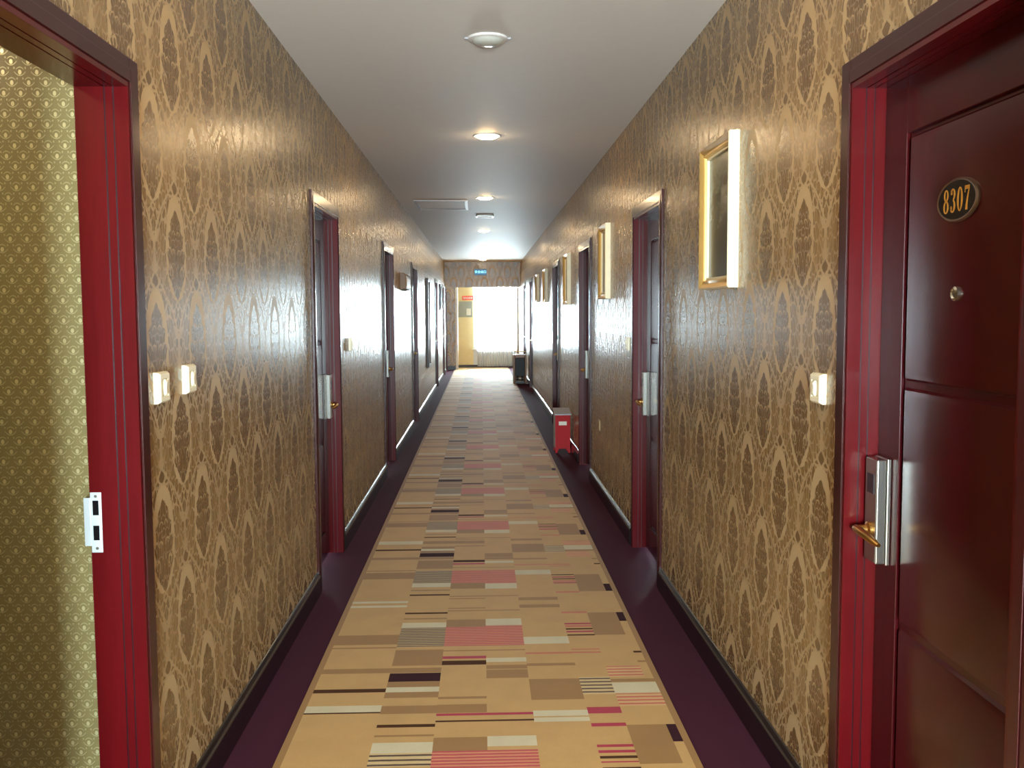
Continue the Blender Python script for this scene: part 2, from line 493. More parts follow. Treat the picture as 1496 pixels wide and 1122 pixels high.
side_wall('wall_left', XL - WT, XL, left_open, M['wallL'], YEND + WT, 'brown gold damask corridor wall with the open doorway in it')
side_wall('wall_right', XR, XR + WT, right_doors, M['wallR'], YW + WT, 'brown gold damask corridor wall with door 8307 and gold pictures')
tag(MB().box(XL - WT, BW[0], Y0 - WT, Y0, 0, H).box(BW[1], XR + WT, Y0 - WT, Y0, 0, H).box(BW[0], BW[1], Y0 - WT, Y0, 0, BW[2]).box(BW[0], BW[1], Y0 - WT, Y0, BW[3], H).build('wall_back', M['wallX']), 'damask papered wall closing the corridor opposite the curtained window', 'wall', kind='structure')
# lintel across the corridor near the window
tag(MB().box(XL, XR, YH, YH + WT, 2.09, H).build('wall_end', M['wallX']), 'damask papered lintel crossing the corridor below the ceiling, exit sign on it', 'wall', kind='structure')
# pier on the left that narrows the corridor before the window bay
pier = MB().box(XL, -0.66, YEND, YEND + WT, 0, H)
tag(pier.build('wall_pier', M['wallX']), 'narrow damask papered pier between the last door and cream wall', 'wall', kind='structure')
tag(MB().box(-0.66, -0.60, YEND - 0.015, YEND + WT + 0.015, 0, H).build('trim_1', M['white'], bevel=0.004), 'white corner trim on the edge of the damask pier', 'trim', kind='structure')
tag(MB().box(XR - 0.05, XR, YEND, YEND + WT, 0, 2.7).build('wall_pier_right', M['wallX']), 'slim damask pier between the sheer curtain and the shoe polishing machine', 'wall', kind='structure')
# window bay
win = (-0.22, 1.06, 0.50, 2.30)
mb = MB()
mb.box(-2.4, win[0], YW, YW + WT, 0, H).box(win[1], XR + WT + .1, YW, YW + WT, 0, H)
mb.box(win[0], win[1], YW, YW + WT, win[3], H)
tag(mb.build('wall_window', M['cream']), 'cream yellow wall with the bright window at the corridor end', 'wall', kind='structure')
tag(MB().box(-2.4 - WT, -2.4, YEND, YW + WT, 0, H).box(-2.4, XL, YEND, YEND + WT, 0, H).build('wall_bay', M['cream']), 'cream yellow side wall of the bay hidden past the pier', 'wall', kind='structure')
tag(MB().box(win[0], win[1], YW, YW + WT, 0, win[2]).build('wall_sill', M['white']), 'white wall below the curtained window', 'wall', kind='structure')
# floor and ceiling
tag(MB().box(-2.7, XR + WT + .1, Y0 - WT, YW + WT, -0.1, 0).build('floor', M['dark_carpet']), 'dark plum carpet floor along both sides of the runner', 'floor', kind='structure')
tag(MB().box(-2.7, XR + WT + .1, Y0 - WT, YW + WT, H, H + 0.1).build('ceiling', M['ceil']), 'off white painted corridor ceiling with a row of round lamps', 'ceiling', kind='structure')

# vestibule of the open guest room on the left
VX0, VY0, VY1 = -3.0, 1.55, 2.50
tag(MB().box(VX0, XL - WT, VY1, VY1 + 0.1, 0, H).build('wall_room', M['sprig']), 'olive wall with small silver sprigs seen through the open doorway', 'wall', kind='structure')
tag(MB().box(VX0, XL - WT, VY0 - 0.1, VY0, 0, H).build('wall_room_near', M['sprig']), 'olive sprig papered near wall inside the open guest room', 'wall', kind='structure')
tag(MB().box(VX0 - 0.1, VX0, VY0 - 0.1, VY1 + 0.1, 0, H).build('wall_room_far', M['sprig']), 'olive sprig papered back wall inside the open guest room', 'wall', kind='structure')
tag(MB().box(VX0 - .1, -2.7, VY0 - .1, VY1 + .1, -0.1, 0).build('floor_room', M['dark_carpet']), 'dark carpet inside the open guest room', 'floor', kind='structure')
tag(MB().box(VX0 - .1, XL - WT, VY0 - .1, VY1 + .1, 2.4, 2.5).build('ceiling_room', M['ceil']), 'low white ceiling inside the open guest room', 'ceiling', kind='structure')

# baseboards: moulded strip with a rounded shoulder
def baseboard(name, side, opens, y1, label):
    mb = MB(); y = Y0
    X = XL if side < 0 else XR
    prof = [(0, 0), (0.020, 0), (0.020, 0.085), (0.017, 0.100), (0.011, 0.110), (0.006, 0.116), (0, 0.118)]
    poly = [(X + (-side) * d, z) for d, z in prof]
    spans = []
    for a, b in opens:
        spans.append((y, a - CAS)); y = b + CAS
    spans.append((y, y1))
    for a, b in spans:
        if b > a + .01: mb.prism(poly, 'y', a, b)
    return tag(mb.build(name, M['base'], smooth=True), label, 'baseboard', kind='structure')
baseboard('baseboard_left', -1, left_open, YEND, 'glossy black baseboard along the wall with the open doorway')
baseboard('baseboard_right', 1, right_doors, YW, 'glossy black baseboard along the wall with door 8307')
tag(MB().box(-2.4, XR, YW - 0.02, YW, 0, 0.07).build('baseboard_window', M['brown2'], bevel=0.004), 'dark brown baseboard below the curtained window', 'baseboard', kind='structure')
tag(MB().box(XL, -0.66, YEND - 0.018, YEND, 0, 0.11).build('baseboard_pier', M['base'], bevel=0.004), 'black baseboard at the foot of the damask pier', 'baseboard', kind='structure')

# ------------------------------------------------------------------ carpet runner
RP = {
 'A': 'W:4.763:4.796 O:4.220:4.349 O:4.171:4.187 O:3.878:3.931 D:3.678:3.714 W:3.492:3.553 D:3.480:3.492',
 'B': 'D:4.650:4.674 O:4.567:4.586 W:4.442:4.517 G:4.187:4.442 O:3.957:4.147 O:3.878:3.931 P:3.783:3.873 O:3.725:3.783 W:3.675:3.725 O:3.619:3.675 O:3.471:3.544 D:3.354:3.379 O:3.278:3.293 W:3.153:3.232 T:3.054:3.153',
 'C': 'O:4.727:4.742 O:4.686:4.701 O:4.448:4.555 S:4.187:4.448 O:4.121:4.134 R:4.029:4.060 D:3.957:4.007 O:3.600:3.622 O:3.471:3.548 R:3.446:3.467 D:3.392:3.406 O:3.161:3.265 S:2.900:3.161',
 'D': 'O:4.686:4.701 W:4.461:4.561 S:4.187:4.461 O:4.121:4.134 W:3.984:4.033 O:3.904:3.948 O:3.803:3.896 R:3.446:3.467 D:3.392:3.406 W:3.190:3.269 S:2.900:3.161',
 'E': 'O:4.727:4.778 W:4.199:4.293 Q:4.072:4.091 O:3.931:3.961 O:3.577:3.786 W:3.427:3.478 W:3.379:3.416',
 'F': 'Q:4.630:4.654 R:4.459:4.479 Q:4.420:4.448 D:4.384:4.402 R:4.345:4.366 D:4.300:4.317 Q:4.115:4.127 Q:4.075:4.091 T:3.622:3.798 R:3.443:3.501 R:3.331:3.360 R:3.167:3.187 R:3.124:3.144 D:3.083:3.102 R:3.054:3.063',
 'G': 'O:4.305:4.634 U:3.795:3.913 O:3.741:3.773 W:3.629:3.735 U:3.506:3.622 O:3.040:3.340',
 'H': 'P:4.498:4.634 D:4.068:4.091 O:3.954:3.975 O:3.741:3.773 W:3.629:3.735 U:3.506:3.622 P:3.200:3.340'}
RX = {'A': (-0.672, -0.388), 'B': (-0.388, -0.178), 'C': (-0.178, 0.010), 'D': (0.010, 0.182), 'E': (0.182, 0.386),
      'F': (0.386, 0.512), 'G': (0.512, 0.655), 'H': (0.655, 0.690)}
codes = ['K', 'O', 'P', 'W', 'R', 'Q', 'D', 'S', 'G', 'T', 'U']
PER, SEAM, RY0, RY1 = 1.296, 4.815, Y0 + .2, 25.55
def bands(col):
    base = [(t.split(':')[0], float(t.split(':')[1]), float(t.split(':')[2])) for t in RP[col].split()]
    out = [b for b in base if b[1] < SEAM]
    unit = [b for b in base if b[1] >= 3.45]                    # one period
    for k in range(1, 6):                                         # towards and behind the viewer
        for c, a, b in unit:
            if b - k * PER < 3.04: out.append((c, a - k * PER, b - k * PER))
    for k in range(0, 17):                                        # beyond the seam the strip is laid the other way round
        for c, a, b in unit:
            out.append((c, 2 * SEAM - b + k * PER, 2 * SEAM - a + k * PER))
    out = sorted([(c, max(a, RY0), min(b, RY1)) for c, a, b in out if b > RY0 and a < RY1], key=lambda t: t[1])
    res, y = [], RY0
    for c, a, b in out:
        a = max(a, y)
        if b <= a + .002: continue
        if a > y + 1e-4: res.append(('K', y, a))
        res.append((c, a, b)); y = b
    if y < RY1: res.append(('K', y, RY1))
    return res
rv, rf, rm = [], [], []
RZ = 0.010
def rq(x0, x1, y0, y1, code):
    n = len(rv)
    rv.extend([(x0, y0, RZ), (x1, y0, RZ), (x1, y1, RZ), (x0, y1, RZ)])
    rf.append((n, n + 1, n + 2, n + 3)); rm.append(codes.index(code))
for c, (x0, x1) in RX.items():
    for code, a, b in bands(c): rq(x0, x1, a, b, code)
rq(-0.697, -0.672, RY0, RY1, 'O'); rq(0.690, 0.715, RY0, RY1, 'O')
n = len(rv)
rv += [(-0.697, RY0, 0), (0.715, RY0, 0), (0.715, RY1, 0), (-0.697, RY1, 0), (-0.697, RY0, RZ), (0.715, RY0, RZ), (0.715, RY1, RZ), (-0.697, RY1, RZ)]
for q in ((0, 1, 5, 4), (1, 2, 6, 5), (2, 3, 7, 6), (3, 0, 4, 7)):
    rf.append(tuple(n + i for i in q)); rm.append(1)
me = bpy.data.meshes.new('carpet_runner'); me.from_pydata(rv, [], rf)
for c in codes: me.materials.append(M[c])
for p, i in zip(me.polygons, rm): p.material_index = i
me.update()
tag(link('carpet_runner', me), 'long tan carpet runner with patchwork of ochre, rose and plum blocks', 'carpet')

# ------------------------------------------------------------------ doors
_cache = {}
def cached(key, fn):
    if key not in _cache: _cache[key] = fn()
    return _cache[key]

def glyph(ch):
    """bold high-contrast numerals, height 1, as flat extruded ribbons"""
    mb = MB(); T = 0.05
    def ribbon(pts):
        n = len(mb.v); P = [Vector((p[0], p[1])) for p in pts]
        for i, p in enumerate(P):
            d = (P[min(i + 1, len(P) - 1)] - P[max(i - 1, 0)]).normalized(); nn = Vector((-d.y, d.x)) * pts[i][2] / 2
            for q, yy in ((p + nn, 0), (p - nn, 0), (p + nn, T), (p - nn, T)): mb.v.append((q.x, yy, q.y))
        for i in range(len(P) - 1):
            a, b = n + 4 * i, n + 4 * i + 4
            for f in ((a, a + 1, b + 1, b), (a + 2, b + 2, b + 3, a + 3), (a, b, b + 2, a + 2), (a + 1, a + 3, b + 3, b + 1)):
                mb.f.append(f); mb.mi.append(0)
        for a, r in ((n, 0), (n + 4 * (len(P) - 1), 1)):
            mb.f.append((a, a + 1, a + 3, a + 2)); mb.mi.append(0)
    def arc(cx, cy, rx, ry, a0, a1, thick, thin, k=28):
        pts = []
        for i in range(k + 1):
            a = math.radians(a0 + (a1 - a0) * i / k)
            w = thin + (thick - thin) * abs(math.cos(a)) ** 1.5
            pts.append((cx + rx * math.cos(a), cy + ry * math.sin(a), w))
        ribbon(pts)
    if ch == '0': arc(0, .5, .19, .46, 0, 360, .17, .06)
    if ch == '8':
        arc(0, .745, .155, .215, 0, 360, .14, .06); arc(0, .27, .185, .235, 0, 360, .16, .06)
    if ch == '3':
        arc(-.02, .745, .165, .215, 150, -80, .15, .06); arc(-.02, .27, .185, .235, 85, -150, .17, .06)
        mb.lathe([(0, 0), (.075, 0), (.075, T), (0, T)], 14, (-.14, 0, .80), 'y')
        mb.lathe([(0, 0), (.08, 0), (.08, T), (0, T)], 14, (-.15, 0, .2), 'y')
    if ch == '7':
        ribbon([(-.22, .91, .15), (.22, .91, .15)]); ribbon([(-.2, .96, .06), (-.2, .72, .04)])
        ribbon([(.2, .93, .07), (.12, .7, .09), (.03, .45, .13), (-.03, .2, .17), (-.04, .02, .19)])
    return mb.mesh('digit', M['digit'])

def make_frame(root, w, side):
    """casing + grooved jambs; local x along wall, y out of the wall, z up; the opening is centred"""
    h = OH; c = CAS
    def casing(kind):
        mb = MB()
        if kind == 'v':
            mb.box(0, c, 0, .013, 0, h + c).box(0, c * .55, .013, .016, 0, h + c * .55)
        else:
            mb.box(-w / 2, w / 2, 0, .013, h, h + c).box(-w / 2, w / 2, .013, .016, h, h + c * .55)
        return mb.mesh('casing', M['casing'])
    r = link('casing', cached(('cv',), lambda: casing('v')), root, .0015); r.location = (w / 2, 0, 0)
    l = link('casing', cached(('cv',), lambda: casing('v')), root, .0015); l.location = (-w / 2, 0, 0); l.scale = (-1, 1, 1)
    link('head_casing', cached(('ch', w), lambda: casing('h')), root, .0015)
    def jamb():
        mb = MB()     # local x = thickness towards opening (0..t)
        t = .014
        mb.box(0, t, -.022, .012, 0, h).box(0, t - .003, -.026, -.022, 0, h, 1)
        mb.box(0, t, -.044, -.026, 0, h).box(0, t - .003, -.048, -.044, 0, h, 1)
        mb.box(0, t, -WT, -.048, 0, h)
        return mb.mesh('jamb', [M['mahog'], M['groove']])
    j = link('jamb', cached(('j',), jamb), root); j.location = (-w / 2, 0, 0)
    j = link('jamb', cached(('j',), jamb), root); j.location = (w / 2, 0, 0); j.scale = (-1, 1, 1)
    def head():
        mb = MB(); t = .014
        mb.box(-w / 2, w / 2, -.022, .012, h - t, h).box(-w / 2, w / 2, -.026, -.022, h - t + .003, h, 1)
        mb.box(-w / 2, w / 2, -.044, -.026, h - t, h).box(-w / 2, w / 2, -.048, -.044, h - t + .003, h, 1).box(-w / 2, w / 2, -WT, -.048, h - t, h)
        return mb.mesh('head_jamb', [M['mahog'], M['groove']])
    link('head_jamb', cached(('hj', w), head), root)

def make_leaf(root, w, s, plate=False):
    """s = +1: lock at local +x side"""
    D = -.075                       # front plane of the leaf
    a, b = -w / 2 + .014, w / 2 - .014
    h = OH - .014
    st = .125
    def leaf():
        mb = MB()
        mb.box(a, b, D - .04, D - .010, .004, h)                                     # core
        mb.box(a, a + st, D - .010, D, .004, h).box(b - st, b, D - .010, D, .004, h)    # stiles
        mb.box(a + st, b - st, D - .010, D, 1.925, h).box(a + st, b - st, D - .010, D, .004, .16)
        return mb.mesh('leaf', M['leaf'])
    lf = link('leaf', cached(('leaf', w), leaf), root, .002)
    def panel(z0, z1):
        mb = MB(); g = .014; e = .022
        x0, x1, za, zb = a + st + g, b - st - g, z0 + g * .6, z1 - g * .6
        n = len(mb.v); yb, yf = D - .010, D + .002
        for (u0, u1, v0, v1, yy) in ((x0, x1, za, zb, yb), (x0 + e * .3, x1 - e * .3, za + e * .3, zb - e * .3, yf - .004), (x0 + e, x1 - e, za + e, zb - e, yf)):
            mb.v += [(u0, yy, v0), (u1, yy, v0), (u1, yy, v1), (u0, yy, v1)]
        for k in (0, 4):
            for i in range(4):
                jj = (i + 1) % 4
                mb.f.append((n + k + i, n + k + jj, n + k + 4 + jj, n + k + 4 + i)); mb.mi.append(0)
        mb.f.append((n + 8, n + 9, n + 10, n + 11)); mb.mi.append(0)
        return mb.mesh('panel', M['leaf'], True)
    for z0, z1 in ((1.317, 1.925), (.710, 1.317), (.16, .710)):
        link('panel', cached(('pan', w, z0), lambda: panel(z0, z1)), lf)
    # lock case with card reader and lever
    cx = s * (b - .050) if s > 0 else -(b - .050)
    def lock():
        mb = MB()
        mb.box(-.040, .040, D, D + .012, -.1375, .1375).box(-.036, .036, D + .012, D + .036, -.1345, .1345)
        return mb.mesh('lock_case', M['chrome'])
    lk = link('lock_case', cached('lock', lock), root, .003); lk.location = (cx, 0, .985); tag(lk, 'chrome electronic lock case')
    def face():
        return MB().box(-.033, .033, D + .0355, D + .0372, -.131, .131).mesh('face_plate', M['steel'])
    link('face_plate', cached('face', face), lk)
    def reader():
        return MB().box(-.020, .020, D + .037, D + .039, .045, .095).mesh('card_reader', M['sensor'])
    link('card_reader', cached('reader', reader), lk)
    def lever():
        mb = MB()
        mb.lathe([(0, D + .037), (.020, D + .037), (.020, D + .044), (.012, D + .048), (.011, D + .072), (0, D + .072)], 20, (0, 0, -.050), 'y')
        mb.tube([(.012 * s, D + .068, -.050), (-.02 * s, D + .072, -.050), (-.06 * s, D + .073, -.052), (-.105 * s, D + .070, -.058), (-.125 * s, D + .066, -.062)], [.011, .0125, .0115, .010, .006], 12, flat=.85)
        return mb.mesh('lever_handle', M['brass'], True)
    link('lever_handle', cached(('lever', s), lever), lk)
    ph = MB().lathe([(0, D - .002), (.016, D - .002), (.016, D + .004), (.011, D + .007), (.008, D + .004), (0, D + .005)], 20, (0, 0, 0), 'y')
    o = link('peephole', cached('peep', lambda: ph.mesh('peephole', M['chrome'], True)), root); o.location = (0.0, .0035, 1.533)
    if plate:
        mb = MB()
        n = 48
        def ell(rx, rz, yy): return [(rx * math.cos(2 * PI * i / n), yy, rz * math.sin(2 * PI * i / n)) for i in range(n)]
        rings = [ell(.088, .0475, D + .002), ell(.088, .0475, D + .006), ell(.085, .0450, D + .010), ell(.081, .0415, D + .0085), ell(.080, .0405, D + .0085)]
        for rg in rings: mb.v += rg
        for k in range(4):
            for i in range(n):
                jj = (i + 1) % n
                mb.f.append((k * n + i, k * n + jj, (k + 1) * n + jj, (k + 1) * n + i)); mb.mi.append(1 if k < 3 else 0)
        mb.f.append(tuple(4 * n + i for i in range(n))); mb.mi.append(0)
        pt = mb.build('number_plate', [M['black'], M['bronze']], root, smooth=True)
        pt.location = (0.0, 0, 1.735)
        tag(pt, 'black oval number plate with gold digits 8307')
        sgn = -1        # seen from the corridor the text runs towards local -x
        for i, ch in enumerate('8307'):
            me = glyph(ch)
            d = link('digit', me, pt)
            hh = .053
            d.scale = (-hh * .86, hh * .12, hh)
            d.location = (-(i - 1.5) * .0305, D + .0085, -.0265)

dn = [0]
def door(side, span, leaf=True, plate=False, label=''):
    dn[0] += 1
    yc, w = (span[0] + span[1]) / 2, span[1] - span[0]
    X = XR if side > 0 else XL
    root = thing('door_%d' % dn[0], label, 'door', (X, yc, 0), PI / 2 if side > 0 else -PI / 2, kind='structure')
    make_frame(root, w, side)
    if leaf: make_leaf(root, w, 1 if side > 0 else -1, plate)
    return root

door(1, right_doors[0], plate=True, label='dark red mahogany door with oval plate numbered 8307')
d1 = door(-1, left_open[0], leaf=False, label='open mahogany door frame with strike plate showing olive room wall')
lab_r = ['closed mahogany door next after door 8307 along the same wall', 'closed mahogany door just before the red box on the floor',
         'closed mahogany door with the low white wall outlet just beyond it', 'closed mahogany door just before the shoe polishing machine', 'closed mahogany door just past the shoe polishing machine']
for s, l in zip(right_doors[1:], lab_r): door(1, s, label=l)
lab_l = ['closed mahogany door facing the pictures, next after the two wall switches', 'closed mahogany door followed by the brown wall box',
         'closed mahogany door just past the brown wall box', 'closed mahogany door past the tall dark framed panel',
         'closed mahogany door past the small dark picture, before the exit sign lintel', 'closed mahogany door beside the damask pier past the exit sign lintel']
for s, l in zip(left_open[1:], lab_l): door(-1, s, label=l)

# strike plate on the far jamb of the open doorway (its local -x jamb)
w1 = left_open[0][1] - left_open[0][0]
mb = MB()
t0 = -w1 / 2 + .014
mb.box(t0, t0 + .003, -.118, -.090, .888, 1.044).box(t0, t0 + .003, -.135, -.118, .905, 1.030)
sp = mb.build('strike_plate', M['zinc'], d1, .0008); tag(sp, 'silver strike plate')
for za in (.920, .985):
    MB().box(t0 + .0032, t0 + .0036, -.112, -.097, za, za + .038).build('bolt_hole', M['black'], sp)
for za in (.899, 1.034):
    MB().lathe([(0, t0 + .003), (.004, t0 + .003), (.003, t0 + .0042), (0, t0 + .0042)], 12, (0, -.104, za), 'x').build('screw', M['steel'], sp)

# ------------------------------------------------------------------ switches and outlets
def switch_proto():
    r = thing('wall_switch', '', '', (0, 0, 0))
    s = .043
    mb = MB(); n = 0
    ring = lambda h, y: [(-h, y, -h), (h, y, -h), (h, y, h), (-h, y, h)]
    for h, y in ((s, 0), (s, .010), (s * .86, .019), (s * .55, .019), (s * .55, .016)): mb.v += ring(h, y)
    for k in range(4):
        for i in range(4):
            j = (i + 1) % 4
            mb.f.append((4 * k + i, 4 * k + j, 4 * k + 4 + j, 4 * k + 4 + i)); mb.mi.append(0)
    mb.f.append((16, 17, 18, 19)); mb.mi.append(1)
    mb.build('plate', [M['plastic'], M['plastic2']], r, .0015)
    k = MB(); n = 24
    for sc_, y in ((1, .0155), (1, .020), (.7, .024)):
        k.v += [(.010 * sc_ * math.cos(2 * PI * i / n), y, .0225 * sc_ * math.sin(2 * PI * i / n)) for i in range(n)]
    for q in range(2):
        for i in range(n):
            j = (i + 1) % n
            k.f.append((q * n + i, q * n + j, (q + 1) * n + j, (q + 1) * n + i)); k.mi.append(0)
    k.f.append(tuple(2 * n + i for i in range(n))); k.mi.append(0)
    k.build('button', M['plastic'], r, smooth=True)
    return r
sw = switch_proto()
spots = [(-1, 2.647, 1.297, 'cream square switch with oval button nearest the open doorway', 'cream wall switches'),
         (-1, 2.897, 1.303, 'cream square switch with oval button, second from the open doorway', 'cream wall switches'),
         (1, 2.675, 1.278, 'cream square switch with oval button beside door 8307', 'cream wall switches'),
         (-1, 6.47, 1.285, 'small cream switch just past the first closed door after the open doorway', 'cream wall switches'),
         (1, 6.22, 1.285, 'small cream switch just past the first door after 8307', 'cream wall switches')]
first = True
for side, y, z, lab, grp in spots:
    o = sw if first else copy_tree(sw)
    first = False
    o.location = (XR if side > 0 else XL, y, z); o.rotation_euler = (0, 0, PI / 2 if side > 0 else -PI / 2)
    tag(o, lab, 'switch', grp)

def outlet(y, z, mat, label):
    r = thing('wall_outlet', label, 'outlet', (XR, y, z), PI / 2, group='low wall outlets')
    MB().box(-.043, .043, 0, .010, -.043, .043).build('plate', mat, r, .003)
    for x in (-.012, .012): MB().box(x - .002, x + .002, .0095, .0105, -.008, .008).build('socket_slot', M['sensor'], r)
outlet(7.75, .57, M['tan'], 'low tan outlet under the second gold picture from door 8307')
outlet(14.2, .50, M['plastic'], 'low white outlet under the fourth gold picture from door 8307')

# ------------------------------------------------------------------ framed pictures on the right wall
pics = [(3.57, 4.05, 1.585, 2.165, 'large gold framed landscape picture nearest door 8307'),
        (7.12, 7.56, 1.59, 2.15, 'gold framed picture just past the first door after 8307'),
        (10.28, 10.80, 1.57, 2.12, 'gold framed picture above the red box on the floor'),
        (13.85, 14.40, 1.63, 2.11, 'gold framed picture above the low white outlet'),
        (15.90, 16.45, 1.65, 2.11, 'gold framed picture closest to the shoe polishing machine')]
for i, (ya, yb, za, zb, lab) in enumerate(pics):
    r = thing('framed_picture', lab, 'picture', (XR, (ya + yb) / 2, za), PI / 2, group='gold framed pictures on the right wall')
    w, h = (yb - ya) / 2, zb - za
    prof = [(0, 0), (0, .036), (.006, .041), (.016, .036), (.024, .028), (.034, .030), (.038, .024), (.038, .008), (.038, 0)]
    mb = MB()
    cor = [(-w, 0, 1, 1), (w, 0, -1, 1), (w, h, -1, -1), (-w, h, 1, -1)]
    k = len(prof)
    for cx, cz, sx, sz in cor:
        for d, y in prof: mb.v.append((cx + sx * d, y, cz + sz * d))
    for c in range(4):
        e = (c + 1) % 4
        for m in range(k - 1):
            mb.f.append((c * k + m, e * k + m, e * k + m + 1, c * k + m + 1)); mb.mi.append(1 if m < 2 else 0)  # outer sides coloured paler than the gilt front, painting in light on them
    mb.build('frame', [M['gold'], M['liner_lit_side']], r, smooth=True)
    MB().box(-w + .036, -w + .048, .004, .018, .036, h - .036).box(w - .048, w - .036, .004, .018, .036, h - .036).box(-w + .048, w - .048, .004, .018, .036, .048).box(-w + .048, w - .048, .004, .018, h - .048, h - .036).build('liner', M['liner_lit_side'], r)
    pal = [(lin(120, 122, 104), lin(92, 88, 70), lin(44, 48, 40)), (lin(150, 120, 80), lin(110, 80, 44), lin(70, 50, 30))][min(i, 1)]
    MB().box(-w + .03, w - .03, .002, .008, .03, h - .03).build('painting', landscape('painted_landscape_%d' % i, i * 3.7, *pal), r)

# ------------------------------------------------------------------ things on the left wall
r = thing('wall_box', 'brown rectangular box mounted high between two mahogany doors', 'wall box', (XL, 10.85, 1.74), -PI / 2)
MB().prism([(0, 0), (.070, .012), (.070, .150), (.045, .185), (0, .185)], 'x', -.33, .33).build('casing', M['brown'], r, .006)
MB().box(-.29, .29, .068, .074, .03, .13).build('front_panel', M['tan'], r, .003)

r = thing('tall_panel', 'tall narrow tan panel in a dark frame on the damask wall', 'panel', (XL, 15.75, .60), -PI / 2)
mb = MB()
mb.box(-.30, -.25, 0, .04, 0, 1.44).box(.25, .30, 0, .04, 0, 1.44).box(-.25, .25, 0, .04, 0, .05).box(-.25, .25, 0, .04, 1.39, 1.44)
mb.build('frame', M['brown2'], r, .003)
MB().box(-.25, .25, 0, .022, .05, 1.39).build('face', M['tan'], r)
r = thing('small_picture', 'small dark framed picture between the last doors before the exit sign', 'picture', (XL, 20.6, 1.53), -PI / 2)
mb = MB()
mb.box(-.30, -.26, 0, .035, 0, .55).box(.26, .30, 0, .035, 0, .55).box(-.26, .26, 0, .035, 0, .04).box(-.26, .26, 0, .035, .51, .55)
mb.build('frame', M['brown2'], r, .003)
MB().box(-.26, .26, 0, .018, .04, .51).build('painting', landscape('painted_landscape_left', 31.0, lin(120, 110, 90), lin(90, 76, 52), lin(50, 44, 32)), r)

# ------------------------------------------------------------------ ceiling fixtures
def downlight(y, label, lit=True, x=.05):
    r = thing('ceiling_downlight', label, 'ceiling lamp', (x, y, H), group='round ceiling downlights')
    MB().lathe([(.078, 0), (.096, 0), (.097, -.003), (.092, -.006), (.082, -.006), (.078, -.004), (.078, 0)], 40).build('trim_ring', M['white'], r, smooth=True)
    MB().lathe([(.0, -.024), (.03, -.0225), (.055, -.018), (.072, -.010), (.079, -.003), (.079, 0), (0, 0)], 40).build('lens', M['lens'], r, smooth=True)
    return r
for y, lab in ((-1.1, 'lit round downlight before the open doorway and door 8307'), (2.72, 'lit round downlight between door 8307 and the open doorway'),
               (6.67, 'lit round downlight after the unlit glossy dome'), (10.25, 'lit round downlight beside the ceiling access panel'),
               (14.4, 'lit round downlight, first one past the ceiling vent'), (18.3, 'lit round downlight, second one past the ceiling vent'),
               (22.3, 'lit round downlight nearest the exit sign')):
    downlight(y, lab)
r = thing('ceiling_dome', 'unlit round glossy pale dome on the ceiling', 'ceiling dome', (.038, 4.32, H))
MB().lathe([(0, -.012), (.078, -.012), (.086, -.008), (.088, 0), (0, 0)], 40).build('base_ring', M['ceil'], r, smooth=True)
MB().lathe([(0, -.034), (.02, -.0335), (.045, -.030), (.062, -.022), (.070, -.012), (0, -.012)], 40).build('dome', M['lens_off'], r, smooth=True)
for s in (-1, 1): MB().box(s * .094 - .008, s * .094 + .008, -.010, .010, -.007, 0).build('clip', M['grey'], r, .002)

r = thing('access_panel', 'rectangular ceiling access panel with grey frame', 'panel', (-.43, 10.93, H))
mb = MB(); a, b, f = .29, .46, .035
mb.box(-a, -a + f, -b, b, -.012, 0).box(a - f, a, -b, b, -.012, 0).box(-a + f, a - f, -b, -b + f, -.012, 0).box(-a + f, a - f, b - f, b, -.012, 0)
mb.build('frame', M['grey'], r, .002)
MB().box(-a + f + .004, a - f - .004, -b + f + .004, b - f - .004, -.005, 0).build('hatch', M['ceil'], r)
r = thing('ceiling_vent', 'small square ceiling vent with slats', 'vent', (.055, 12.15, H))
mb = MB(); a = .11
mb.box(-a, a, -a, -a + .018, -.020, 0).box(-a, a, a - .018, a, -.020, 0).box(-a, -a + .018, -a, a, -.020, 0).box(a - .018, a, -a, a, -.020, 0)
mb.build('frame', M['white'], r, .002)
MB().box(-a + .018, a - .018, -a + .018, a - .018, -.004, 0).build('backing', M['sensor'], r)
for i in range(7):
    y = -.075 + i * .025
    MB().prism([(y - .010, -.004), (y - .008, -.004), (y + .008, -.018), (y + .006, -.018)], 'x', -a + .018, a - .018).build('slat', M['white'], r)

# lamp in the guest-room vestibule
r = thing('room_downlight', 'round downlight inside the open guest room', 'ceiling lamp', (-1.55, 1.95, 2.4))
MB().lathe([(.066, 0), (.094, 0), (.090, -.008), (.066, -.006), (.066, 0)], 32).build('trim_ring', M['white'], r, smooth=True)
MB().lathe([(0, -.012), (.068, -.004), (.068, 0), (0, 0)], 32).build('lens', M['lens_room'], r, smooth=True)

# ------------------------------------------------------------------ exit sign on the lintel
r = thing('exit_sign', 'small glowing blue exit sign with pale characters on the lintel', 'sign', (-.01, YH, 2.455))
MB().box(-.155, .155, -.03, 0, -.075, .075).build('housing', M['grey'], r, .004)
MB().box(-.148, .148, -.034, -.03, -.068, .068).build('face', M['sign_blue'], r)
cu = bpy.data.curves.new('exit_letters', 'FONT'); cu.body = '安全出口'; cu.size = .072; cu.extrude = .001
cu.align_x = 'CENTER'; cu.align_y = 'CENTER'
tmp = bpy.data.objects.new('exit_letters', cu); C.objects.link(tmp)
dg = bpy.context.evaluated_depsgraph_get(); dg.update()
tm = bpy.data.meshes.new_from_object(tmp.evaluated_get(dg)); bpy.data.objects.remove(tmp)
tm.materials.clear(); tm.materials.append(M['sign_txt'])
o = link('letters', tm, r); o.rotation_euler = (PI / 2, 0, 0); o.location = (0, -.0355, 0)

